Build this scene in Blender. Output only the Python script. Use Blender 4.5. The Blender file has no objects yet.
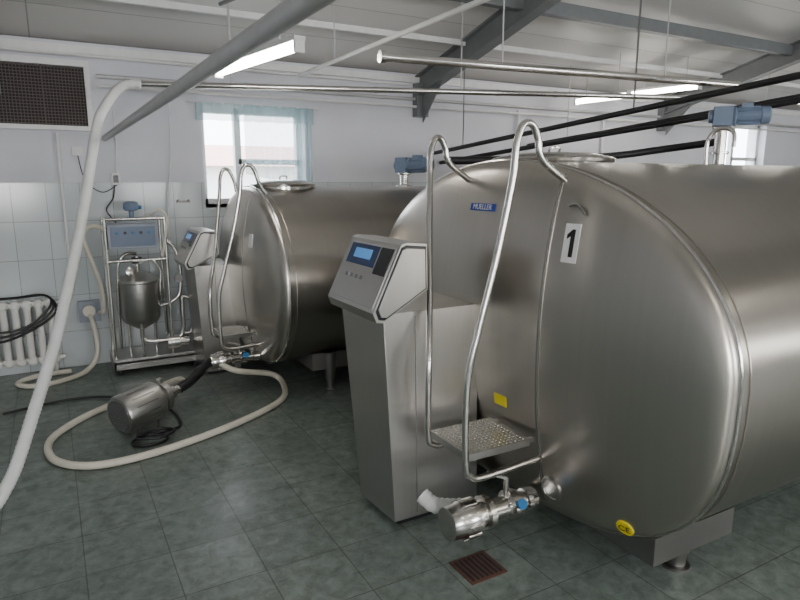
import bpy, bmesh, math, random
from mathutils import Vector, Matrix
random.seed(3)
C = bpy.context
def V(*a): return Vector(a)

# ---------------------------------------------------------------- materials
def nt(name):
    m = bpy.data.materials.new(name); m.use_nodes = True
    return m, m.node_tree, m.node_tree.nodes, m.node_tree.links, m.node_tree.nodes['Principled BSDF']
def plain(name, col, rough=0.5, metal=0.0, emis=None, es=0, var=0.06, spec=0.5):
    m, t, N, L, b = nt(name)
    tc = N.new('ShaderNodeTexCoord'); nz = N.new('ShaderNodeTexNoise'); nz.inputs['Scale'].default_value = 14
    nz.inputs['Detail'].default_value = 4
    L.new(tc.outputs['Object'], nz.inputs['Vector'])
    mx = N.new('ShaderNodeMix'); mx.data_type = 'RGBA'
    L.new(nz.outputs['Fac'], mx.inputs[0])
    mx.inputs[6].default_value = (*[max(0, c*(1-var*2)) for c in col], 1)
    mx.inputs[7].default_value = (*[min(1, c*(1+var*2)) for c in col], 1)
    L.new(mx.outputs[2], b.inputs['Base Color'])
    b.inputs['Roughness'].default_value = rough; b.inputs['Metallic'].default_value = metal
    b.inputs['Specular IOR Level'].default_value = spec
    if emis:
        b.inputs['Emission Color'].default_value = (*emis, 1); b.inputs['Emission Strength'].default_value = es
    return m
def steel(name, col=(0.52,0.51,0.48), r0=0.22, r1=0.36, scale=(6,6,6), bump=0.02, aniso=0.0, tan=None, cv_=0.06):
    m, t, N, L, b = nt(name)
    tc = N.new('ShaderNodeTexCoord'); mp = N.new('ShaderNodeMapping'); mp.inputs['Scale'].default_value = scale
    L.new(tc.outputs['Object'], mp.inputs['Vector'])
    nz = N.new('ShaderNodeTexNoise'); nz.inputs['Scale'].default_value = 1; nz.inputs['Detail'].default_value = 2
    L.new(mp.outputs[0], nz.inputs['Vector'])
    n2 = N.new('ShaderNodeTexNoise'); n2.inputs['Scale'].default_value = 1.3; n2.inputs['Detail'].default_value = 1
    L.new(tc.outputs['Object'], n2.inputs['Vector'])
    mr = N.new('ShaderNodeMapRange'); mr.inputs['From Min'].default_value = 0.3; mr.inputs['From Max'].default_value = 0.7
    mr.inputs['To Min'].default_value = r0; mr.inputs['To Max'].default_value = r1
    L.new(n2.outputs['Fac'], mr.inputs['Value']); L.new(mr.outputs[0], b.inputs['Roughness'])
    cr = N.new('ShaderNodeMix'); cr.data_type = 'RGBA'
    cr.inputs[6].default_value = (*[c*(1-cv_) for c in col], 1); cr.inputs[7].default_value = (*[c*(1+cv_) for c in col], 1)
    L.new(nz.outputs['Fac'], cr.inputs[0]); L.new(cr.outputs[2], b.inputs['Base Color'])
    b.inputs['Metallic'].default_value = 1; b.inputs['Anisotropic'].default_value = aniso
    if tan:
        cv = N.new('ShaderNodeCombineXYZ')
        for i in range(3): cv.inputs[i].default_value = tan[i]
        L.new(cv.outputs[0], b.inputs['Tangent'])
    if bump:
        bp = N.new('ShaderNodeBump'); bp.inputs['Strength'].default_value = bump; bp.inputs['Distance'].default_value = 0.002
        L.new(nz.outputs['Fac'], bp.inputs['Height']); L.new(bp.outputs[0], b.inputs['Normal'])
    return m
M = {}
M['head'] = steel('steel_head_brushed', (0.53,0.50,0.455), 0.28, 0.33, (2,30,.7), 0.0, 0.35, (0,0,1), 0.05)
M['shell'] = steel('steel_shell_brushed', (0.44,0.41,0.37), 0.28, 0.34, (30,1,1), 0.0, 0.3, (1,0,0), 0.05)
M['cab'] = steel('steel_cabinet', (0.51,0.50,0.48), 0.28, 0.38, (140,140,2), 0.02)
M['pol'] = steel('steel_polished', (0.66,0.64,0.61), 0.14, 0.26, (9,9,9), 0)
M['dull'] = steel('steel_dull', (0.30,0.29,0.28), 0.35, 0.55, (9,9,9), 0.05)
M['galv'] = plain('galvanised_pipe', (0.50,0.50,0.50), 0.42, 0.35)
M['beam'] = plain('painted_beam_grey', (0.17,0.18,0.185), 0.5)
M['black'] = plain('black_rubber', (0.012,0.012,0.014), 0.45)
M['blackp'] = plain('black_plastic', (0.02,0.02,0.025), 0.25)
M['hose'] = plain('cream_hose', (0.70,0.66,0.56), 0.4)
M['hosew'] = plain('white_hose', (0.74,0.75,0.74), 0.35)
M['white'] = plain('white_paint', (0.78,0.78,0.77), 0.4)
M['pvc'] = plain('white_pvc', (0.74,0.74,0.73), 0.35)
M['rad'] = plain('radiator_enamel', (0.82,0.81,0.77), 0.3)
M['bluem'] = plain('motor_blue_grey', (0.14,0.19,0.28), 0.4)
M['blue'] = plain('blue_plastic', (0.02,0.16,0.38), 0.3)
M['boxg'] = plain('control_box_grey', (0.27,0.30,0.36), 0.4)
M['lcd'] = plain('lcd_glass', (0.10,0.28,0.6), 0.15, emis=(0.12,0.4,0.9), es=0.35)
M['panel'] = plain('display_panel_blue', (0.03,0.06,0.16), 0.25)
M['yellow'] = plain('yellow_sticker', (0.80,0.66,0.02), 0.5)
M['label'] = plain('label_white', (0.85,0.85,0.85), 0.5)
M['ink'] = plain('label_ink', (0.01,0.01,0.01), 0.5)
M['logo'] = plain('logo_blue', (0.02,0.06,0.38), 0.4)
M['rust'] = plain('rusty_grate', (0.10,0.045,0.03), 0.6, var=0.3)
M['wood'] = plain('frame_wood_white', (0.78,0.78,0.78), 0.5)
M['lattice'] = plain('lattice_brown', (0.12,0.095,0.085), 0.6)
M['dark'] = plain('dark_void', (0.03,0.025,0.03), 0.8)
M['tube'] = plain('fluorescent_tube', (1,1,1), 0.4, emis=(1.0,0.95,0.86), es=30)
M['red'] = plain('red_cladding', (0.66,0.40,0.37), 0.7, var=0.15)
M['grass'] = plain('outside_ground', (0.30,0.31,0.26), 0.9)

def wallmat(name, axis):
    m, t, N, L, b = nt(name)
    g = N.new('ShaderNodeNewGeometry'); sp = N.new('ShaderNodeSeparateXYZ'); L.new(g.outputs['Position'], sp.inputs[0])
    cb = N.new('ShaderNodeCombineXYZ'); L.new(sp.outputs[axis], cb.inputs[0]); L.new(sp.outputs[2], cb.inputs[1])
    br = N.new('ShaderNodeTexBrick'); br.offset = 0; br.squash = 1
    for k, v in (('Scale',1),('Mortar Size',0.003),('Brick Width',0.25),('Row Height',0.316),('Mortar Smooth',0.2)): br.inputs[k].default_value = v
    br.inputs['Color1'].default_value = (0.59,0.63,0.64,1); br.inputs['Color2'].default_value = (0.52,0.57,0.59,1)
    br.inputs['Mortar'].default_value = (0.32,0.34,0.34,1)
    L.new(cb.outputs[0], br.inputs['Vector'])
    nz = N.new('ShaderNodeTexNoise'); nz.inputs['Scale'].default_value = 1.7; nz.inputs['Detail'].default_value = 5
    L.new(g.outputs['Position'], nz.inputs['Vector'])
    pa = N.new('ShaderNodeMix'); pa.data_type = 'RGBA'; L.new(nz.outputs['Fac'], pa.inputs[0])
    pa.inputs[6].default_value = (0.61,0.62,0.68,1); pa.inputs[7].default_value = (0.75,0.75,0.79,1)
    gt = N.new('ShaderNodeMath'); gt.operation = 'GREATER_THAN'; gt.inputs[1].default_value = 1.58; L.new(sp.outputs[2], gt.inputs[0])
    mx = N.new('ShaderNodeMix'); mx.data_type = 'RGBA'; L.new(gt.outputs[0], mx.inputs[0]); L.new(br.outputs['Color'], mx.inputs[6]); L.new(pa.outputs[2], mx.inputs[7])
    L.new(mx.outputs[2], b.inputs['Base Color'])
    mr = N.new('ShaderNodeMapRange'); mr.inputs['To Min'].default_value = 0.15; mr.inputs['To Max'].default_value = 0.75
    L.new(gt.outputs[0], mr.inputs['Value']); L.new(mr.outputs[0], b.inputs['Roughness'])
    bp = N.new('ShaderNodeBump'); bp.inputs['Strength'].default_value = 0.25; bp.inputs['Distance'].default_value = 0.003; bp.invert = True
    L.new(br.outputs['Fac'], bp.inputs['Height']); L.new(bp.outputs[0], b.inputs['Normal'])
    return m
M['wallX'] = wallmat('wall_tile_paint_x', 0); M['wallY'] = wallmat('wall_tile_paint_y', 1)

def floormat():
    m, t, N, L, b = nt('floor_green_tiles')
    g = N.new('ShaderNodeNewGeometry')
    br = N.new('ShaderNodeTexBrick'); br.offset = 0; br.squash = 1
    for k, v in (('Scale',1),('Mortar Size',0.003),('Brick Width',0.33),('Row Height',0.33),('Mortar Smooth',0.3)): br.inputs[k].default_value = v
    br.inputs['Color1'].default_value = (0.140,0.170,0.153,1); br.inputs['Color2'].default_value = (0.172,0.204,0.184,1)
    br.inputs['Mortar'].default_value = (0.075,0.085,0.078,1)
    L.new(g.outputs['Position'], br.inputs['Vector'])
    nz = N.new('ShaderNodeTexNoise'); nz.inputs['Scale'].default_value = 14; nz.inputs['Detail'].default_value = 9; nz.inputs['Roughness'].default_value = 0.74; nz.inputs['Distortion'].default_value = 0.4
    L.new(g.outputs['Position'], nz.inputs['Vector'])
    rp = N.new('ShaderNodeMapRange'); rp.inputs['From Min'].default_value = 0.32; rp.inputs['From Max'].default_value = 0.68
    rp.inputs['To Min'].default_value = 0.55; rp.inputs['To Max'].default_value = 1.45
    L.new(nz.outputs['Fac'], rp.inputs['Value'])
    mx = N.new('ShaderNodeVectorMath'); mx.operation = 'SCALE'; L.new(br.outputs['Color'], mx.inputs[0]); L.new(rp.outputs[0], mx.inputs['Scale'])
    L.new(mx.outputs[0], b.inputs['Base Color'])
    n2 = N.new('ShaderNodeTexNoise'); n2.inputs['Scale'].default_value = 2.5; n2.inputs['Detail'].default_value = 5
    L.new(g.outputs['Position'], n2.inputs['Vector'])
    mr = N.new('ShaderNodeMapRange'); mr.inputs['From Min'].default_value = 0.35; mr.inputs['From Max'].default_value = 0.65
    mr.inputs['To Min'].default_value = 0.28; mr.inputs['To Max'].default_value = 0.48
    L.new(n2.outputs['Fac'], mr.inputs['Value']); L.new(mr.outputs[0], b.inputs['Roughness'])
    bp = N.new('ShaderNodeBump'); bp.inputs['Strength'].default_value = 0.3; bp.inputs['Distance'].default_value = 0.003; bp.invert = True
    L.new(br.outputs['Fac'], bp.inputs['Height'])
    b2 = N.new('ShaderNodeBump'); b2.inputs['Strength'].default_value = 0.08; b2.inputs['Distance'].default_value = 0.004
    L.new(nz.outputs['Fac'], b2.inputs['Height']); L.new(bp.outputs[0], b2.inputs['Normal']); L.new(b2.outputs[0], b.inputs['Normal'])
    return m
M['floor'] = floormat()
def ceilmat():
    m, t, N, L, b = nt('ceiling_panels')
    g = N.new('ShaderNodeNewGeometry')
    br = N.new('ShaderNodeTexBrick'); br.offset = 0; br.squash = 1
    for k, v in (('Scale',1),('Mortar Size',0.006),('Brick Width',3.86),('Row Height',0.55),('Mortar Smooth',0.4)): br.inputs[k].default_value = v
    br.inputs['Color1'].default_value = (0.70,0.68,0.65,1); br.inputs['Color2'].default_value = (0.64,0.62,0.60,1)
    br.inputs['Mortar'].default_value = (0.38,0.37,0.35,1)
    L.new(g.outputs['Position'], br.inputs['Vector']); L.new(br.outputs['Color'], b.inputs['Base Color'])
    b.inputs['Roughness'].default_value = 0.45
    bp = N.new('ShaderNodeBump'); bp.inputs['Strength'].default_value = 0.4; bp.inputs['Distance'].default_value = 0.01; bp.invert = True
    L.new(br.outputs['Fac'], bp.inputs['Height']); L.new(bp.outputs[0], b.inputs['Normal'])
    return m
M['ceil'] = ceilmat()
def clothmat():
    m, t, N, L, b = nt('sheer_curtain_cloth')
    out = N['Material Output']
    tr = N.new('ShaderNodeBsdfTransparent'); tl = N.new('ShaderNodeBsdfTranslucent'); df = N.new('ShaderNodeBsdfDiffuse')
    tl.inputs[0].default_value = (0.38,0.50,0.54,1); df.inputs[0].default_value = (0.45,0.60,0.64,1)
    a = N.new('ShaderNodeMixShader'); a.inputs[0].default_value = 0.5; L.new(tl.outputs[0], a.inputs[1]); L.new(df.outputs[0], a.inputs[2])
    c = N.new('ShaderNodeMixShader'); c.inputs[0].default_value = 0.55; L.new(tr.outputs[0], c.inputs[1]); L.new(a.outputs[0], c.inputs[2])
    L.new(c.outputs[0], out.inputs['Surface']); return m
M['cloth'] = clothmat()

# ---------------------------------------------------------------- mesh builder
class B:
    def __init__(s, name): s.name = name; s.v = []; s.f = []; s.m = []; s.mats = []
    def mi(s, k):
        if k not in s.mats: s.mats.append(k)
        return s.mats.index(k)
    def add(s, vs, fs, k):
        o = len(s.v); s.v += [tuple(v) for v in vs]; i = s.mi(k)
        for f in fs: s.f.append(tuple(a+o for a in f)); s.m.append(i)
    def hexa(s, p, k):
        s.add(p, [(0,3,2,1),(4,5,6,7),(0,1,5,4),(1,2,6,5),(2,3,7,6),(3,0,4,7)], k)
    def box(s, a, b, k):
        x0,y0,z0 = a; x1,y1,z1 = b
        s.hexa([(x0,y0,z0),(x1,y0,z0),(x1,y1,z0),(x0,y1,z0),(x0,y0,z1),(x1,y0,z1),(x1,y1,z1),(x0,y1,z1)], k)
    def obox(s, p0, p1, w, h, k, up=(0,0,1)):
        p0, p1 = Vector(p0), Vector(p1); d = (p1-p0).normalized(); up = Vector(up)
        r = d.cross(up).normalized(); u = r.cross(d).normalized()
        q = []
        for uu in (-h/2, h/2):
            for p, rr in ((p0,-w/2),(p0,w/2),(p1,w/2),(p1,-w/2)): q.append(p+r*rr+u*uu)
        s.hexa(q, k)
    def prism(s, prof, k, e):
        n = len(prof); e = Vector(e); a = [Vector(p) for p in prof]
        s.add(a+[p+e for p in a], [tuple(range(n))[::-1], tuple(range(n,2*n))]+[(i,(i+1)%n,(i+1)%n+n,i+n) for i in range(n)], k)
    def lathe(s, o, ax, prof, k, seg=24, cap=True):
        o = Vector(o); ax = Vector(ax).normalized()
        t = Vector((0,0,1)) if abs(ax.z) < 0.9 else Vector((1,0,0))
        e1 = ax.cross(t).normalized(); e2 = ax.cross(e1)
        vs = []; fs = []
        for (h, r) in prof:
            for i in range(seg):
                a = 2*math.pi*i/seg; vs.append(o+ax*h+(e1*math.cos(a)+e2*math.sin(a))*max(r,1e-5))
        for j in range(len(prof)-1):
            for i in range(seg):
                i2 = (i+1)%seg; fs.append((j*seg+i, j*seg+i2, (j+1)*seg+i2, (j+1)*seg+i))
        if cap:
            fs.append(tuple(range(seg))[::-1]); fs.append(tuple((len(prof)-1)*seg+i for i in range(seg)))
        s.add(vs, fs, k)
    def cyl(s, p0, p1, r, k, seg=20, r1=None):
        p0, p1 = Vector(p0), Vector(p1)
        s.lathe(p0, p1-p0, [(0,r),((p1-p0).length, r if r1 is None else r1)], k, seg)
    def tube(s, pts, r, k, seg=12, smooth=True, corr=0, closed=False, step=None):
        P = [Vector(p) for p in pts]
        if smooth and len(P) > 2:
            Q = []; n = len(P)
            rng = range(n) if closed else range(n-1)
            for i in rng:
                if closed: a,b,c,d = P[(i-1)%n],P[i],P[(i+1)%n],P[(i+2)%n]
                else: a,b,c,d = P[max(i-1,0)],P[i],P[i+1],P[min(i+2,n-1)]
                ns = 10 if not step else max(4, int((c-b).length/step))
                for j in range(ns):
                    t = j/ns
                    Q.append(0.5*((2*b)+(c-a)*t+(2*a-5*b+4*c-d)*t*t+(3*b-a-3*c+d)*t**3))
            if not closed: Q.append(P[-1])
            P = Q
        n = len(P); T = []
        for i in range(n):
            if closed: d = P[(i+1)%n]-P[(i-1)%n]
            else: d = P[min(i+1,n-1)]-P[max(i-1,0)]
            T.append(d.normalized())
        ref = Vector((0,0,1)) if abs(T[0].z) < 0.9 else Vector((1,0,0))
        e = (ref-T[0]*ref.dot(T[0])).normalized()
        vs = []; fs = []
        for i in range(n):
            e = (e-T[i]*e.dot(T[i])).normalized(); g = T[i].cross(e)
            rr = r*(1+corr*(1 if i%2 else -1))
            for j in range(seg):
                a = 2*math.pi*j/seg; vs.append(P[i]+(e*math.cos(a)+g*math.sin(a))*rr)
        for i in range(n if closed else n-1):
            i2 = (i+1)%n
            for j in range(seg):
                j2 = (j+1)%seg; fs.append((i*seg+j, i*seg+j2, i2*seg+j2, i2*seg+j))
        if not closed:
            fs.append(tuple(range(seg))[::-1]); fs.append(tuple((n-1)*seg+j for j in range(seg)))
        s.add(vs, fs, k)
    def done(s, bevel=0, ang=38):
        me = bpy.data.meshes.new(s.name); me.from_pydata(s.v, [], s.f)
        for k in s.mats: me.materials.append(M[k])
        for p, i in zip(me.polygons, s.m): p.material_index = i
        bm = bmesh.new(); bm.from_mesh(me); bmesh.ops.recalc_face_normals(bm, faces=bm.faces); bm.to_mesh(me); bm.free()
        for p in me.polygons: p.use_smooth = True
        me.set_sharp_from_angle(angle=math.radians(ang))
        ob = bpy.data.objects.new(s.name, me); C.scene.collection.objects.link(ob)
        if bevel:
            md = ob.modifiers.new('bevel','BEVEL'); md.width = bevel; md.segments = 2; md.limit_method = 'ANGLE'; md.angle_limit = math.radians(50)
        return ob

# ---------------------------------------------------------------- room shell
WY = 5.95; X0, X1, Y0 = -3.0, 14.0, -4.0; EZ = 2.68; RY = 0.98; SL = 0.25
def cz(y): return EZ+SL*(WY-y) if y > RY else EZ+SL*(WY-RY)-SL*(RY-y)
b = B('floor'); b.box((X0-.3,Y0-.3,-.2),(X1+.3,WY+.3,0),'floor'); b.done()
def wall_x(name, y, th, holes, ztop):
    b = B(name); xs = X0-.3
    for (a, c, z0, z1) in holes:
        b.box((xs,y,0),(a,y+th,ztop),'wallX'); b.box((a,y,0),(c,y+th,z0),'wallX'); b.box((a,y,z1),(c,y+th,ztop),'wallX'); xs = c
    b.box((xs,y,0),(X1+.3,y+th,ztop),'wallX'); return b.done()
wall_x('wall_back', WY, .3, [(1.28,2.27,1.38,2.26),(8.9,9.9,1.5,2.45)], EZ+.02)
FH = [(-1.6,-.2,1.1,2.3),(1.6,3.2,1.1,2.3),(5.0,6.6,1.1,2.3),(9.0,10.6,1.1,2.3)]
wall_x('wall_front', Y0-.3, .3, FH, EZ)
for nm, x in (('wall_left',X0-.3),('wall_right',X1)):
    b = B(nm); pr = [(x,Y0,0),(x,WY,0),(x,WY,EZ),(x,RY,cz(RY+1e-6)),(x,Y0,cz(Y0))]
    b.prism(pr,'wallY',(.3,0,0)); b.done()
b = B('ceiling')
zr = cz(RY+1e-6)
b.prism([(X0-.3,WY+.3,EZ-.0*SL),(X0-.3,RY,zr),(X0-.3,RY,zr+.15),(X0-.3,WY+.3,EZ+.15)],'ceil',(X1-X0+.6,0,0))
b.prism([(X0-.3,RY,zr),(X0-.3,Y0-.3,cz(Y0)),(X0-.3,Y0-.3,cz(Y0)+.15),(X0-.3,RY,zr+.15)],'ceil',(X1-X0+.6,0,0))
b.done()
def window(name, x0, x1, z0, z1, y=WY):
    b = B(name); f = .05; yy0, yy1 = y+.12, y+.19
    b.box((x0,yy0,z0),(x0+f,yy1,z1),'wood'); b.box((x1-f,yy0,z0),(x1,yy1,z1),'wood')
    b.box((x0,yy0,z0),(x1,yy1,z0+f),'wood'); b.box((x0,yy0,z1-f),(x1,yy1,z1),'wood')
    m = x0+(x1-x0)*.36; b.box((m-.03,yy0,z0),(m+.03,yy1,z1),'wood')
    b.box((m,yy0,z0+(z1-z0)*.42),(x1,yy1,z0+(z1-z0)*.42+.05),'wood')
    b.box((x0,y+.0,z0-.03),(x1,y+.12,z0+.0),'wood')
    b.done()
window('window_1',1.28,2.27,1.38,2.26); window('window_2',8.9,9.9,1.5,2.45)
for i,(a,c,z0,z1) in enumerate(FH): window('window_%d'%(i+3),a,c,z0,z1,Y0-.3)
b = B('sheer_curtain')
def drape(xa, xb, zt, zb_l, zb_r, y0, n=70, amp=.02):
    vs = []; fs = []
    for i in range(n+1):
        s_ = i/n; x = xa+(xb-xa)*s_; zb = zb_l+(zb_r-zb_l)*s_
        for j in range(9):
            t = j/8; y = y0+amp*math.sin(i*.55)*(0.4+t)+.006*math.sin(i*1.7)
            vs.append((x,y,zt+(zb-zt)*t))
    for i in range(n):
        for j in range(8): fs.append((i*9+j,(i+1)*9+j,(i+1)*9+j+1,i*9+j+1))
    b.add(vs,fs,'cloth')
drape(1.22,2.34,2.28,2.13,2.13,WY-.07)
drape(1.66,2.33,2.28,1.66,1.50,WY-.04)
b.tube([(1.15,WY-.055,2.28),(2.40,WY-.055,2.28)],.007,'pvc',8,False); b.done()
b = B('outside_ground'); b.box((-20,WY+.3,-.3),(30,40,-.1),'grass'); b.done()
b = B('outbuilding')
b.box((-2,14,-.1),(16,18,1.9),'label'); b.prism([(-2.2,13.6,1.9),(-2.2,18.4,1.9),(-2.2,16,2.45)],'red',(18.4,0,0)); b.done()

# lattice vent
b = B('lattice_vent'); x0,x1,z0,z1 = -.75,.36,2.035,2.50
b.box((x0,WY-.02,z0),(x1,WY,z1),'dark')
for (a,c) in (((x0,WY-.07,z0-.035),(x1+.04,WY,z0)),((x0,WY-.07,z1),(x1+.04,WY,z1+.05)),((x1,WY-.07,z0),(x1+.04,WY,z1))): b.box(a,c,'wood')
for i in range(46):
    x = x0+.01+i*.024
    if x < x1-.01: b.box((x,WY-.035,z0),(x+.006,WY-.02,z1),'lattice')
for i in range(19):
    z = z0+.01+i*.0245; b.box((x0,WY-.042,z),(x1,WY-.03,z+.006),'lattice')
for x in (-.30,.05): b.box((x,WY-.05,z0),(x+.012,WY-.02,z1),'lattice')
b.done()
b = B('trim_1'); b.box((X0,WY-.04,EZ-.07),(X1,WY,EZ-.01),'white'); b.done()

for i, x in enumerate((-.3,3.56,7.42,11.28)):
    b = B('roof_truss')
    for (ya,yb) in ((WY-.02,RY),(RY,Y0+.02)):
        za = cz(ya)-.12 if ya > RY else cz(RY+1e-6)-.12; zb = cz(RY+1e-6)-.12 if yb == RY else cz(yb)-.12
        p0, p1 = V(x,ya,za), V(x,yb,zb)
        b.obox(p0,p1,.012,.2,'beam')
        b.obox(p0+V(0,0,.1),p1+V(0,0,.1),.12,.014,'beam'); b.obox(p0-V(0,0,.1),p1-V(0,0,.1),.12,.014,'beam')
    for y, sgn in ((WY-.005,-1),(Y0+.005,1)):
        b.box((x-.07,min(y,y+sgn*.1),2.26),(x+.07,max(y,y+sgn*.1),2.6),'beam')
        b.prism([(x-.006,y+sgn*.1,2.5),(x-.006,y+sgn*.5,2.6),(x-.006,y+sgn*.1,2.2)],'beam',(.012,0,0))
    b.done()
for y in (5.1,4.3,2.7,-.8,-2.4):
    b = B('roof_purlin'); z = cz(y)-.055
    if y == 4.3: b.box((X0,y-.04,z-.065),(X1,y+.04,z+.045),'beam')
    else: b.box((X0,y-.02,z+.0),(X1,y+.02,z+.048),'white')
    b.done()

# ---------------------------------------------------------------- tanks
class Tank:
    def __init__(s, name, x0, x1, cy, zc, a, bt, bb, nb, bulge):
        s.__dict__.update(name=name,x0=x0,x1=x1,cy=cy,zc=zc,a=a,bt=bt,bb=bb,nb=nb,bulge=bulge)
    def gauge(s, y, z):
        n, bb = (2.0, s.bt) if z >= s.zc else (s.nb, s.bb)
        return (abs((y-s.cy)/s.a)**n+abs((z-s.zc)/bb)**n)**(1/n)
    def d(s, r): return s.bulge*(.32*max(0,1-r**28)**.5+.68*(1-r**2.0))
    def hx(s, y, z): return s.x0-s.d(min(1, s.gauge(y,z)))
    def frame(s, y, z):
        e = .01; p = V(s.hx(y,z),y,z)
        dy = V(s.hx(y+e,z)-s.hx(y-e,z),2*e,0); dz = V(s.hx(y,z+e)-s.hx(y,z-e),0,2*e)
        n = dy.cross(dz).normalized()
        if n.x > 0: n = -n
        rt = V(0,0,1).cross(n).normalized(); up = n.cross(rt).normalized(); return p, n, up, rt
    def outline(s, k, seg=128):
        o = []
        for i in range(seg):
            t = 2*math.pi*i/seg; y, z = math.cos(t), math.sin(t)
            g = s.gauge(s.cy+y, s.zc+z) if abs(z) > 1e-9 else 1/s.a
            o.append((s.cy+y/g*k, s.zc+z/g*k))
        return o
    def build(s):
        b = B(s.name); seg = 128
        rs = [.02]+[i/24 for i in range(1,21)]+[.86,.89,.915,.935,.95,.965,.977,.986,.993,.998,1.0]
        vs = []; fs = []
        for r in rs:
            for (y,z) in s.outline(r): vs.append((s.x0-s.d(r),y,z))
        for j in range(len(rs)-1):
            for i in range(seg):
                i2=(i+1)%seg; fs.append((j*seg+i,j*seg+i2,(j+1)*seg+i2,(j+1)*seg+i))
        fs.append(tuple(range(seg))); b.add(vs,fs,'head')
        xs = [s.x0, s.x0+.02, s.x0+.04]+[s.x0+.04+(s.x1-s.x0-.04)*i/10 for i in range(1,11)]
        vs=[];fs=[]
        for x in xs:
            for (y,z) in s.outline(1.0): vs.append((x,y,z))
        n0=len(xs)
        for r in reversed(rs[3:-1]):
            for (y,z) in s.outline(r): vs.append((s.x1+s.d(r),y,z))
            n0+=1
        for j in range(n0-1):
            for i in range(seg):
                i2=(i+1)%seg; fs.append((j*seg+i,j*seg+i2,(j+1)*seg+i2,(j+1)*seg+i))
        fs.append(tuple((n0-1)*seg+i for i in range(seg))); b.add(vs,fs,'shell')
        b.tube([(s.x0+.0,y,z) for (y,z) in s.outline(1.001)],.008,'pol',8,False,closed=True)
        b.tube([(s.x0+.05,y,z) for (y,z) in s.outline(1.001)],.004,'shell',8,False,closed=True)
        b.tube([(s.x1,y,z) for (y,z) in s.outline(1.001)],.006,'shell',8,False,closed=True)
        return b
    def seam(s, b, y, k, r):
        zs = [s.zc-s.bb*.9+(s.bt+s.bb)*.94*i/60 for i in range(61)]
        b.tube([(s.hx(y,z)-.002,y,z) for z in zs if s.gauge(y,z) < .985],r,k,6,False)
    def plate(s, b, y, z, w, h, k, off=.003):
        p,n,u,r = s.frame(y,z); c = p+n*off
        q = [c-r*w/2-u*h/2, c+r*w/2-u*h/2, c+r*w/2+u*h/2, c-r*w/2+u*h/2]
        b.hexa([a-n*.02 for a in q]+q, k)
def leg(b, x, y, top, r=.06):
    b.lathe((x,y,0),(0,0,1),[(0,r*.95),(.012,r*.95),(.016,r*.62),(.07,r*.68),(.075,r*.8),(top,r*1.35)],'dull',20)
def manway(b, x, y, zt, r):
    b.lathe((x,y,zt-.12),(0,0,1),[(0,r*.92),(.13,r*.92),(.135,r*1.03),(.15,r*1.04),(.16,r*.98),(.18,r*.7),(.19,r*.1)],'pol',40)
    b.tube([(x-r*.1,y,zt+.06),(x-r*.1,y-.02,zt+.09),(x+r*.1,y-.02,zt+.09),(x+r*.1,y,zt+.06)],.006,'pol',8)
def mixer(name, x, y, zt, s=1.0, d=(0.35,-0.94,0), ped=0.0):
    b = B(name); d = Vector(d).normalized()
    b.lathe((x,y,zt-.03),(0,0,1),[(0,.09*s),(.04*s,.09*s),(.045*s,.045*s),(.14*s+ped,.045*s),(.145*s+ped,.07*s),(.16*s+ped,.07*s)],'pol',24)
    if ped: b.lathe((x,y,zt+.06),(0,0,1),[(0,.07*s),(.015,.07*s)],'pol',24)
    c = V(x,y,zt+.20*s+ped)
    b.obox(c-d*.07*s,c+d*.07*s,.13*s,.15*s,'bluem')
    o = c+d*.07*s
    b.lathe(o,d,[(0,.07*s),(.02*s,.075*s),(.03*s,.062*s),(.2*s,.062*s),(.205*s,.068*s),(.26*s,.066*s),(.27*s,.05*s)],'bluem',24)
    for i in range(12):
        a = i*math.pi/6; e1 = d.cross(V(0,0,1)); e2 = V(0,0,1)
        r = e1*math.cos(a)+e2*math.sin(a); b.obox(o+d*.035*s+r*.066*s,o+d*.195*s+r*.066*s,.006,.014*s,'bluem',up=r)
    b.obox(o+d*.06*s+V(0,0,.07*s),o+d*.14*s+V(0,0,.07*s),.07*s,.05*s,'bluem')
    b.lathe(c-d*.07*s,-d,[(0,.05*s),(.03*s,.05*s),(.035*s,.03*s)],'bluem',20)
    return b.done(.002)
def valve(b, x, y, z, L=.36, r=.062):
    b.lathe((x,y,z),(-1,0,0),[(0,r*.75),(.05,r*.75),(.055,r*.62),(.10,r*.62),(.105,r*.95),(.14,r*.95),(.145,r*.66),(L*.52,r*.66),(L*.54,r*1.05),(L*.60,r*1.05),(L*.61,r*.8),(L*.68,r*.8),
        (L*.70,r*1.12),(L*.86,r*1.12),(L*.88,r*1.02),(L,r*.98),(L+.004,r*.8)],'pol',32)
    for i in range(10):
        a=i*math.pi/5; b.obox((x-L*.71,y+math.cos(a)*r*1.12,z+math.sin(a)*r*1.12),(x-L*.85,y+math.cos(a)*r*1.12,z+math.sin(a)*r*1.12),.01,.012,'pol',up=(0,math.cos(a),math.sin(a)))
    b.cyl((x-.15,y,z+r*.6),(x-.15,y,z+r*1.9),.012,'pol',12)
    b.obox((x-.15,y,z+r*1.9),(x-.23,y+.03,z+r*2.3),.022,.012,'pol')
    b.cyl((x-.12,y-.03,z+.02),(x-.12,y-.07,z+.035),.014,'blue',16); b.cyl((x-.12,y-.07,z+.035),(x-.12,y-.082,z+.04),.023,'blue',16)

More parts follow.
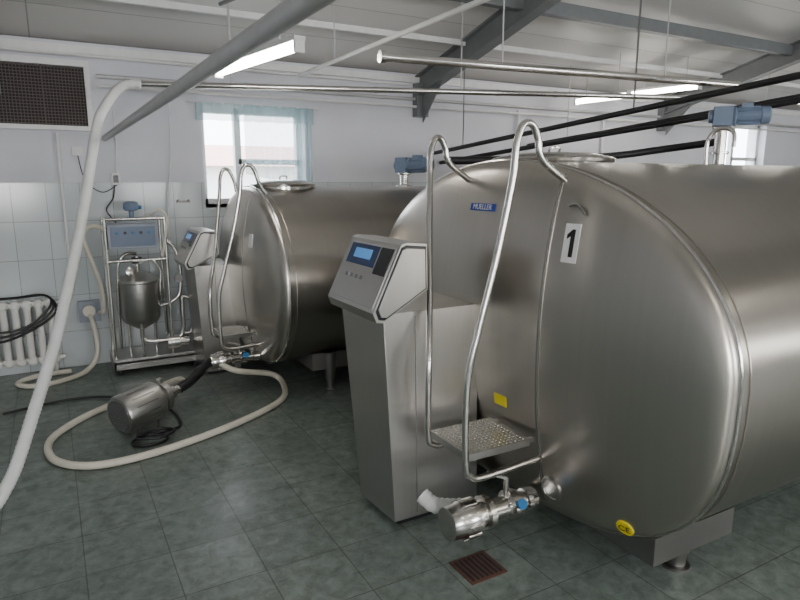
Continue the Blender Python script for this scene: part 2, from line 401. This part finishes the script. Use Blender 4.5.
# tank 1
t1 = Tank('milk_cooling_tank',1.9,6.6,2.37,.92,1.235,.77,.81,2.9,.17)
b = t1.build()
manway(b,2.42,2.62,1.68,.32)
for x in (2.18,4.2,6.2):
    for y in (1.50,3.24): leg(b,x,y,.32)
    b.box((x-.24,1.43,.11),(x+.26,3.28,.23),'dull')
    b.box((x-.20,1.54,.2),(x+.24,3.2,.36),'dull')
t1.seam(b,1.93,'dull',.0035); t1.seam(b,1.915,'pol',.003)
valve(b,1.80,1.985,.18,.46,.072)
pp,n_,u_,r_ = t1.frame(1.87,.275)
b.lathe(pp-n_*.03,n_,[(0,.058),(.036,.058),(.040,.052),(.040,.046),(.036,.045),(.036,.01)],'cab',32)
t1.plate(b,1.81,1.355,.074,.155,'label'); t1.plate(b,2.165,.60,.085,.05,'yellow'); t1.plate(b,2.39,1.475,.19,.035,'logo')
pp,n_,u_,r_ = t1.frame(1.50,.27)
b.lathe(pp-n_*.01,n_,[(0,.036),(.014,.036),(.0145,.034)],'yellow',28)
p,n,u,r = t1.frame(1.81,1.355); c = p+n*.0045
def P2(a, d): return c+r*a+u*d
b.prism([P2(-.004,-.055),P2(.016,-.055),P2(.016,.055),P2(.002,.055),P2(-.022,.034),P2(-.022,.016),P2(-.004,.028)],'ink',-n*.003)
b.tube([t1.frame(1.84,1.50)[0]+V(-.012,0,0),t1.frame(1.80,1.505)[0]+V(-.02,0,0),t1.frame(1.76,1.47)[0]+V(-.012,0,0)],.005,'dull',8)
tank1 = b.done()
def text(body, t, y, z, size, k, parent, off=.005):
    cu = bpy.data.curves.new('lettering','FONT'); cu.body = body; cu.size = size; cu.align_x='CENTER'; cu.align_y='CENTER'; cu.extrude=.0005
    ob = bpy.data.objects.new('lettering',cu); C.scene.collection.objects.link(ob); cu.materials.append(M[k])
    p,n,u,r = t.frame(y,z); m = Matrix((r,u,n)).transposed().to_4x4(); m.translation = p+n*off; ob.matrix_world = m; ob.parent = parent
text('MUELLER',t1,2.39,1.475,.036,'label',tank1); text('CE',t1,1.50,.27,.042,'ink',tank1,.007)
mixer('tank_agitator_motor',3.48,2.36,1.69,.72,(.6,-.8,0),.13)

# tank 2
t2 = Tank('milk_cooling_tank',1.4,5.6,4.93,.86,.9,.69,.68,2.4,.15)
b = t2.build(); manway(b,1.68,4.93,1.54,.25)
for x in (1.8,3.4,5.2):
    for y in (4.32,5.5): leg(b,x,y,.3,.042)
    b.box((x-.15,4.3,.17),(x+.15,5.55,.3),'dull')
valve(b,1.33,4.62,.26,.37,.055)
t2.seam(b,4.70,'dull',.003)
t2.plate(b,4.55,1.16,.07,.10,'label')
tank2 = b.done()
mixer('tank_agitator_motor',2.81,4.93,1.55,.9)

def ladder(name, dx, dy, zs, tk):
    b = B(name)
    def q(x,y,z): return V(x+dx,y+dy,z*zs)
    fr = tk.hx(1.95+dy,.45*zs)+.01-dx; fl = tk.hx(2.22+dy,.45*zs)+.01-dx
    tr = tk.hx(1.92+dy,1.60*zs)+.005-dx; tl = tk.hx(2.56+dy,1.60*zs)+.005-dx
    b.tube([q(fr,1.93,.40),q(1.5,1.93,.385),q(1.42,1.93,.40),q(1.39,1.93,.47),q(1.39,1.93,.8),q(1.44,1.93,1.02),q(1.52,1.925,1.33),q(1.575,1.92,1.6),q(1.59,1.92,1.74),q(1.62,1.92,1.81),q(1.665,1.92,1.81),q(1.695,1.92,1.76),q(1.72,1.92,1.68),q(tr,1.92,1.60)],.0145,'pol',14)
    b.tube([q(fl,2.22,.42),q(1.5,2.22,.42),q(1.42,2.22,.43),q(1.39,2.22,.49),q(1.39,2.22,.8),q(1.455,2.32,1.05),q(1.52,2.43,1.33),q(1.575,2.52,1.6),q(1.59,2.54,1.72),q(1.62,2.55,1.79),q(1.66,2.56,1.79),q(1.685,2.56,1.75),q(1.71,2.56,1.68),q(tl,2.56,1.60)],.0145,'pol',14)
    x0,x1,y0,y1,z = 1.40,min(fr,fl)-.05,1.93,2.22,.5
    b.hexa([q(x0,y0,z-.03),q(x1,y0,z-.03),q(x1,y1,z-.03),q(x0,y1,z-.03),q(x0,y0,z),q(x1,y0,z),q(x1,y1,z),q(x0,y1,z)],'cab')
    for yy in (y0+.03,y1-.03): b.obox(q(x1-.01,yy,z-.02),q(x1+.06,yy,z-.02),.02,.02,'cab')
    for i in range(14):
        for j in range(13):
            o = q(x0+.015+i*(x1-x0-.02)/14,y0+.015+j*.0215,z); b.lathe(o,(0,0,1),[(0,.005),(.003,.003)],'pol',6)
    return b.done()
ladder('tank_access_ladder',0,0,1,t1)
ladder('tank_access_ladder',-.36,2.60,.94,t2)

def cabinet(name, dx, dy, zs, back):
    b = B(name)
    def q(x,y,z): return V(x+dx,y+dy,z*zs)
    bk = back-dx
    b.hexa([q(1.28,2.33,.03),q(bk,2.33,.03),q(bk,2.65,.03),q(1.26,2.65,.03),q(1.24,2.36,1.02),q(bk,2.36,1.02),q(bk,2.80,1.02),q(1.235,2.80,1.02)],'cab')
    b.hexa([q(1.31,2.35,0),q(bk,2.35,0),q(bk,2.63,0),q(1.29,2.63,0),q(1.31,2.35,.04),q(bk,2.35,.04),q(bk,2.63,.04),q(1.29,2.63,.04)],'black')
    b.hexa([q(1.40,2.326,.05),q(1.403,2.326,.05),q(1.403,2.34,.05),q(1.40,2.34,.05),q(1.40,2.353,1.0),q(1.403,2.353,1.0),q(1.403,2.37,1.0),q(1.40,2.37,1.0)],'dull')
    y0,y1 = 2.29,2.78
    prof = [(1.155,y0,1.045),(1.29,y0,1.33),(1.315,y0,1.34),(1.42,y0,1.33),(1.425,y0,1.13),(1.20,y0,1.0),(1.17,y0,1.005)]
    b.prism([q(*p) for p in prof],'cab',V(0,y1-y0,0))
    cx, czz = 1.32,1.17
    inner = [(cx+(p[0]-cx)*.93,y0-.004,czz+(p[2]-czz)*.93) for p in prof]
    b.prism([q(*p) for p in inner],'blackp',V(0,.01,0))
    inner = [(cx+(p[0]-cx)*.86,y0-.007,czz+(p[2]-czz)*.86) for p in prof]
    b.prism([q(*p) for p in inner],'cab',V(0,.01,0))
    P0 = V(1.155,0,1.045); d = (V(1.29,0,1.33)-P0); n = V(-d.z,0,d.x).normalized()
    def sp(t,y,off): p = P0+d*t; return q(p.x,y,p.z)+n*off
    def pan(t0,t1,ya,yb,k,off):
        b.hexa([sp(t0,ya,-.01),sp(t0,yb,-.01),sp(t1,yb,-.01),sp(t1,ya,-.01),sp(t0,ya,off),sp(t0,yb,off),sp(t1,yb,off),sp(t1,ya,off)],k)
    pan(.06,.94,2.31,2.76,'cab',.003)
    pan(.52,.92,2.32,2.43,'blackp',.006); pan(.60,.92,2.445,2.73,'panel',.005); pan(.70,.85,2.50,2.67,'lcd',.007)
    for i in range(4): pan(.40,.46,2.5+i*.05,2.53+i*.05,'dull',.006)
    return b.done(.004)
cabinet('tank_control_cabinet',0,0,1,1.75)
cabinet('tank_control_cabinet',-.25,2.80,.90,1.32)

# ---------------------------------------------------------------- overhead pipes
def pipe(name, pts, r, k, extra=None, smooth=False):
    b = B(name); b.tube(pts,r,k,16,smooth)
    if extra: extra(b)
    return b.done()
pipe('overhead_galvanised_pipe',[(.48,WY-.005,1.95),(.48,-1.0,1.94)],.026,'galv')
def e(b):
    b.cyl((1.50,2.88,2.2),(1.53,2.877,2.2),.030,'pol')
    for x in (2.2,3.5): b.tube([(x,2.80,2.2),(x,2.80,cz(2.8)-.02)],.004,'galv',6,False)
pipe('overhead_milk_pipe',[(1.52,2.88,2.2),(3.95,2.59,2.2)],.022,'pol',e)
def e(b):
    for i in range(9):
        t=(i+.5)/9; b.cyl(V(.68,5.15,2.3).lerp(V(4.94,3.67,2.3),t),V(.70,5.143,2.3).lerp(V(4.96,3.663,2.3),t),.026,'pol')
    b.tube([(3.0,4.34,2.3),(3.0,4.34,cz(4.34))],.005,'galv',6,False)
    b.tube([(1.3,4.93,2.3),(1.3,4.93,cz(4.93))],.005,'galv',6,False)
pipe('overhead_milk_pipe',[(.69,5.147,2.3),(4.94,3.67,2.3)],.022,'pol',e)
pipe('overhead_conduit',[(2.1,5.6,2.53),(2.1,-1,2.53)],.016,'pvc',lambda b: [b.tube([(2.1,y,2.53),(2.1,y,cz(y))],.004,'galv',6,False) for y in (4.8,2.6,1.2)])
pipe('overhead_conduit',[(1.0,3.95,2.62),(1.55,2.2,2.66),(1.6,0,2.66)],.012,'beam',lambda b:[b.tube([(1.55,2.2,2.66),(1.55,2.2,cz(2.2))],.004,'galv',6,False)])
def e(b):
    for y,z in ((5.3,1.93),(3.2,2.09)):
        b.tube([(3.7,y,z),(3.7,y,cz(y)-.02)],.006,'galv',6,False)
pipe('insulated_glycol_pipe',[(3.7,WY-.01,1.88),(3.7,1.4,2.22)],.021,'black',e)
pipe('insulated_glycol_pipe',[(3.85,WY-.01,1.79),(3.85,1.2,2.12)],.021,'black',e)
pipe('insulated_glycol_pipe',[(5.1,WY-.01,2.0),(5.1,1.0,2.35)],.03,'black',lambda b:[b.tube([(5.1,y,2.0),(5.1,y,cz(y)-.02)],.006,'galv',6,False) for y in (5.3,)])
pipe('service_pipe',[(-1.2,WY-.05,2.60),(3.4,WY-.05,2.58)],.014,'pvc')
pipe('service_pipe',[(.45,WY-.05,2.44),(13.9,WY-.05,2.44)],.018,'galv')
pipe('service_pipe',[(.45,WY-.08,2.36),(13.9,WY-.08,2.36)],.014,'pvc')
for x in (4.9,6.3): pipe('downpipe',[(x,WY-.04,0),(x,WY-.04,2.40)],.02,'pvc')
b = B('tank_vent_pipe')
b.tube([(3.28,2.3,1.67),(3.28,2.3,1.82),(3.30,2.25,1.88),(3.32,2.18,1.86),(3.32,2.17,1.78)],.012,'pol',10); b.done()
pipe('suction_line',[(2.6,3.9,1.74),(3.3,3.9,1.76),(4.2,3.86,1.80),(4.6,3.6,1.86),(4.7,3.2,1.9)],.03,'black',lambda b:[b.tube([(3.6,3.9,0),(3.6,3.9,1.77)],.02,'galv',8,False)],True)

def lamp(name, p0, p1):
    b = B(name); p0, p1 = V(*p0), V(*p1); d = (p1-p0).normalized()
    b.obox(p0+V(0,0,.04),p1+V(0,0,.04),.07,.025,'white')
    b.cyl(p0+d*.02,p1-d*.02,.026,'tube',14)
    for p in (p0,p1-d*.02): b.obox(p,p+d*.02,.06,.07,'white')
    for t in (.2,.8):
        p = p0.lerp(p1,t); b.tube([p+V(0,0,.05),V(p.x,p.y,cz(p.y))],.004,'galv',6,False)
    b.done()
lamp('fluorescent_lamp',(1.117,4.567,2.33),(1.30,3.446,2.33))
lamp('fluorescent_lamp',(6.3,5.5,2.62),(6.42,4.65,2.62))
lamp('fluorescent_lamp',(5.4,5.5,2.48),(5.47,4.80,2.48))
lamp('fluorescent_lamp',(7.7,4.8,2.50),(7.8,4.2,2.50))
lamp('fluorescent_lamp',(9.5,4.8,2.55),(9.55,3.8,2.55))
lamp('fluorescent_lamp',(1.2,-.6,3.2),(1.2,-1.8,3.2))
lamp('fluorescent_lamp',(5.5,-.6,3.2),(5.5,-1.8,3.2))

# ---------------------------------------------------------------- hoses
b = B('hanging_milk_hose')
b.tube([(.685,5.15,2.30),(.60,5.13,2.29),(.50,4.98,2.22),(.37,4.78,2.03),(.31,4.68,1.85),(.16,4.3,1.30),(-.01,3.95,.765),(-.17,3.65,.38),(-.30,3.42,.12),(-.45,3.25,.045),(-.9,3.0,.04)],.032,'hosew',14,corr=.05,step=.012); b.done()
b = B('floor_milk_hose')
b.tube([(1.0,4.62,.26),(1.12,4.50,.2),(1.42,4.60,.1),(1.48,4.5,.035),(1.36,4.2,.024),(.99,3.93,.024),(.50,3.72,.024),(.12,3.68,.024),(-.09,3.86,.024),(-.12,4.18,.024),(.03,4.46,.024),(.25,4.66,.03),(.55,4.72,.08),(.72,4.62,.16),(.74,4.50,.17)],.022,'hose',14,corr=.02,step=.02); b.done()
b = B('drain_hose')
b.tube([(.23,5.86,.46),(.25,5.78,.40),(.26,5.76,.15),(.16,5.66,.03),(-.04,5.48,.022),(-.24,5.45,.022),(-.33,5.58,.022),(-.2,5.72,.022),(.05,5.75,.022)],.02,'hose',12,step=.02)
b.box((.15,WY-.08,.40),(.32,WY-.001,.58),'boxg'); b.cyl((.23,5.88,.5),(.23,5.84,.5),.05,'hose'); b.done()
b = B('valve_hose_stub')
b.tube([(1.53,2.055,.18),(1.45,2.10,.175),(1.38,2.15,.18),(1.35,2.20,.21)],.036,'hosew',14,corr=.06,step=.012); b.done()

# pump
b = B('milk_transfer_pump'); o = V(.27,4.10,.14); d = V(.28,.16,.03).normalized()
R = .128
b.lathe(o,d,[(0,.10),(.004,R-.008),(.02,R),(.27,R),(.285,R-.012),(.295,.08),(.31,.08),(.315,.10),(.35,.10),(.36,.07),(.375,.03)],'cab',40)
b.lathe(o-d*.004,d,[(0,.104),(.006,.104)],'dull',32)
e1 = d.cross(V(0,0,1)).normalized(); e2 = e1.cross(d).normalized()
for i in range(-5,6):
    w = math.sqrt(max(.0,.099**2-(i*.0175)**2)); b.obox(o-d*.007+e2*i*.0175-e1*w,o-d*.007+e2*i*.0175+e1*w,.006,.004,'beam')
for i in range(14):
    a = i*2*math.pi/14; r = e1*math.cos(a)+e2*math.sin(a); b.obox(o+d*.06+r*R,o+d*.22+r*R,.008,.003,'dull',up=r)
b.cyl(o+d*.37,o+d*.47,.03,'pol'); b.lathe(o+d*.39,d,[(0,.045),(.03,.045)],'pol')
b.cyl(o+d*.33+e2*.08,o+d*.33+e2*.13,.022,'pol')
b.cyl(o+d*.33-e1*.09,V(.74,4.50,.17),.022,'pol')
for k in (.07,.23):
    for s_ in (-1,1):
        q_ = o+d*k+e1*s_*.075; b.obox(q_-e2*.09,V(q_.x,q_.y,0),.02,.012,'dull',up=d)
b.done()
b = B('black_suction_hose')
b.tube([o+d*.47,o+d*.55+V(0,0,.01),(.82,4.48,.21),(.90,4.56,.25),(.955,4.61,.262)],.034,'black',14,corr=.04,step=.012); b.done()
b = B('power_cable')
b.tube([(.42,4.0,.02),(.52,3.97,.012),(.50,3.88,.012),(.38,3.86,.012),(.32,3.94,.012),(.40,4.03,.012),(.55,4.04,.012),(.64,4.12,.012),(.60,4.5,.012),(.3,4.9,.012),(.0,5.0,.012),(-.4,4.9,.012)],.009,'black',8)
b.tube([(.36,3.94,.03),(.48,3.90,.03),(.58,3.98,.03),(.50,4.05,.03),(.38,4.0,.03)],.009,'black',8,closed=True); b.done()

# ---------------------------------------------------------------- treatment cart
b = B('milk_treatment_cart')
xa,xb,ya,yb = .36,1.06,5.45,5.84
b.box((xa,ya,.10),(xb,yb,.14),'cab'); b.box((xa,ya,.05),(xb,ya+.02,.12),'cab'); b.box((xa,yb-.02,.05),(xb,yb,.12),'cab')
b.box((xa,ya,.05),(xa+.02,yb,.12),'cab'); b.box((xb-.02,ya,.05),(xb,yb,.12),'cab')
for x in (xa+.05,xb-.05):
    for y in (ya+.05,yb-.05): b.cyl((x,y,0),(x,y,.1),.02,'black')
for x in (.385,.84):
    b.cyl((x,5.52,.14),(x,5.52,1.30),.014,'pol'); b.cyl((x,5.80,.14),(x,5.80,1.30),.014,'pol')
    b.cyl((x,5.52,1.29),(x,5.80,1.29),.014,'pol'); b.cyl((x,5.52,.95),(x,5.80,.95),.012,'pol')
for z in (.95,1.29): b.cyl((.385,5.52,z),(.84,5.52,z),.014,'pol')
b.box((.40,5.50,1.05),(.78,5.68,1.25),'boxg'); b.box((.42,5.495,1.07),(.76,5.50,1.23),'bluem')
for i in range(5): b.cyl((.47+i*.06,5.497,1.18),(.47+i*.06,5.485,1.18),.012,'blackp' if i%2 else 'blue')
b.lathe((.60,5.60,1.29),(0,0,1),[(0,.02),(.06,.02),(.065,.05),(.10,.062),(.13,.055),(.14,.03)],'bluem',24)
b.cyl((.54,5.60,1.38),(.68,5.60,1.38),.016,'blue')
b.lathe((.61,5.58,.36),(0,0,1),[(0,.03),(.03,.08),(.06,.13),(.11,.158),(.40,.158),(.405,.170),(.425,.170),(.43,.155),(.46,.12),(.48,.06),(.49,.04)],'cab',40)
for i in range(3):
    a = i*2*math.pi/3+.4; b.cyl((.61+.12*math.cos(a),5.58+.12*math.sin(a),.14),(.61+.12*math.cos(a),5.58+.12*math.sin(a),.45),.012,'pol')
b.cyl((.61,5.58,.84),(.61,5.58,.98),.018,'pol'); b.lathe((.61,5.58,.92),(0,0,1),[(0,.04),(.05,.04)],'blackp')
b.lathe((.54,5.50,.86),(.2,-1,.2),[(0,.04),(.03,.04),(.035,.03)],'pol'); b.cyl((.54,5.53,.82),(.54,5.51,.88),.008,'pol')
b.tube([(.61,5.58,.36),(.61,5.55,.28),(.68,5.53,.25),(.85,5.53,.25),(.93,5.53,.30),(.94,5.53,.5),(.94,5.53,.62)],.019,'pol',12)
b.tube([(.94,5.53,.30),(1.0,5.53,.30),(1.02,5.53,.42),(1.01,5.53,.58),(.94,5.53,.62)],.016,'pol',12)
b.tube([(.77,5.55,.55),(.86,5.53,.58),(.93,5.53,.66),(.94,5.53,.9),(.90,5.53,1.05),(.84,5.53,1.1)],.016,'pol',12)
b.lathe((.80,5.55,.22),(1,0,0),[(0,.07),(.10,.07),(.105,.05),(.18,.05),(.19,.02)],'pol',24)
b.lathe((.92,5.52,.78),(0,-1,0),[(0,.035),(.03,.035)],'dull')
b.tube([(.61,5.56,.92),(.72,5.52,.95),(.78,5.52,.85),(.77,5.52,.7),(.775,5.53,.6)],.012,'pol',10)
b.tube([(.61,5.58,1.0),(.52,5.55,1.0),(.46,5.54,.9),(.44,5.56,.6),(.44,5.58,.2)],.012,'pol',10)
b.tube([(.385,5.52,1.22),(.28,5.5,1.24),(.22,5.5,1.16),(.26,5.5,1.0),(.32,5.55,.75),(.33,5.62,.55),(.30,5.72,.5)],.017,'hose',10)
b.tube([(.70,5.6,1.29),(.80,5.55,1.36),(.86,5.52,1.30),(.84,5.5,1.15),(.80,5.48,.98)],.01,'hose',8)
b.done(.002)

b = B('cast_iron_radiator')
for i in range(9):
    x = -.72+i*.083
    for y in (WY-.13,WY-.07):
        b.tube([(x,y,.13),(x,y,.60)],.026,'rad',10,False)
    b.lathe((x,WY-.16,.60),(0,1,0),[(0,.02),(.015,.038),(.11,.038),(.125,.02)],'rad',14)
    b.lathe((x,WY-.16,.13),(0,1,0),[(0,.02),(.015,.038),(.11,.038),(.125,.02)],'rad',14)
b.cyl((-.75,WY-.1,.60),(-.03,WY-.1,.60),.02,'rad'); b.cyl((-.75,WY-.1,.13),(.02,WY-.1,.13),.02,'rad')
b.tube([(-.03,WY-.1,.60),(.06,WY-.08,.60),(.12,WY-.04,.66),(.12,WY-.04,1.3),(.12,WY-.04,1.98)],.012,'pvc',10,False)
for x in (-.72,-.056): b.cyl((x,WY-.1,0),(x,WY-.1,.12),.016,'rad')
b.done()
b = B('black_garden_hose')
for k in range(3):
    b.tube([(-.75+k*.02,WY-.20-k*.02,.55+k*.01),(-.5,WY-.21-k*.02,.42-k*.035),(-.25,WY-.21-k*.02,.43-k*.02),(-.06+k*.02,WY-.20-k*.015,.58-k*.02),(-.08,WY-.10,.662),(-.3,WY-.09,.66),(-.55,WY-.1,.662),(-.74+k*.02,WY-.13,.66)],.010,'black',8,closed=True)
b.done()
b = B('electrical_socket'); b.box((.22,WY-.03,1.80),(.30,WY,1.87),'white'); b.cyl((.26,WY-.03,1.835),(.26,WY-.035,1.835),.025,'wood'); b.done(.003)
b = B('electrical_socket'); b.box((.50,WY-.03,1.56),(.57,WY,1.66),'white'); b.box((.515,WY-.035,1.58),(.555,WY-.03,1.64),'blackp'); b.done(.003)
b = B('electrical_cable'); b.tube([(.52,WY-.02,1.56),(.50,WY-.03,1.45),(.44,WY-.05,1.36),(.46,WY-.08,1.30),(.50,5.70,1.24)],.006,'black',6)
b.tube([(.26,WY-.03,1.80),(.30,WY-.03,1.6),(.42,WY-.03,1.5),(.54,WY-.03,1.56)],.004,'black',6)
b.tube([(.55,WY-.02,1.66),(.56,WY-.012,2.0),(.56,WY-.012,2.34)],.006,'pvc',6,False); b.done()
b = B('hanging_cable'); b.tube([(.99,WY-.11,2.42),(1.0,WY-.05,2.1),(.99,WY-.05,1.8),(.95,WY-.06,1.5),(.93,WY-.06,1.25),(.93,WY-.05,1.1)],.007,'hosew',8); b.done()
b = B('coat_hook'); b.box((1.02,WY-.02,1.40),(1.14,WY,1.42),'dull'); b.cyl((1.03,WY,1.41),(1.03,WY-.06,1.43),.006,'dull'); b.cyl((1.12,WY,1.41),(1.12,WY-.06,1.43),.006,'dull'); b.done()
b = B('floor_drain'); b.box((1.35,1.81,0),(1.53,1.98,.004),'rust')
for i in range(7): b.box((1.365+i*.023,1.825,.004),(1.375+i*.023,1.965,.007),'dark')
b.done()

# ---------------------------------------------------------------- light
def area(loc, rot, sx, sy, en, col):
    l = bpy.data.lights.new('window_daylight','AREA'); l.shape='RECTANGLE'; l.size=sx; l.size_y=sy; l.energy=en; l.color=col
    o = bpy.data.objects.new('window_daylight',l); C.scene.collection.objects.link(o); o.location=loc; o.rotation_euler=rot
for i,(a,c,z0,z1) in enumerate(FH):
    area(((a+c)/2,Y0+.02,(z0+z1)/2),(math.radians(90),0,0),c-a,z1-z0,(115,50,60,80)[i],(1,.97,.92))
w = bpy.data.worlds.new('sky'); C.scene.world = w; w.use_nodes = True
N = w.node_tree.nodes; bg = N['Background']; bg.inputs[0].default_value=(.88,.93,1,1); bg.inputs[1].default_value=12

cam = bpy.data.cameras.new('camera'); co = bpy.data.objects.new('camera',cam); C.scene.collection.objects.link(co)
cam.lens = 28; cam.sensor_width = 36; cam.clip_start=.05
co.location=(0,0,1.6); co.rotation_euler=(math.radians(90-10.9),0,math.radians(-29.3)); C.scene.camera = co
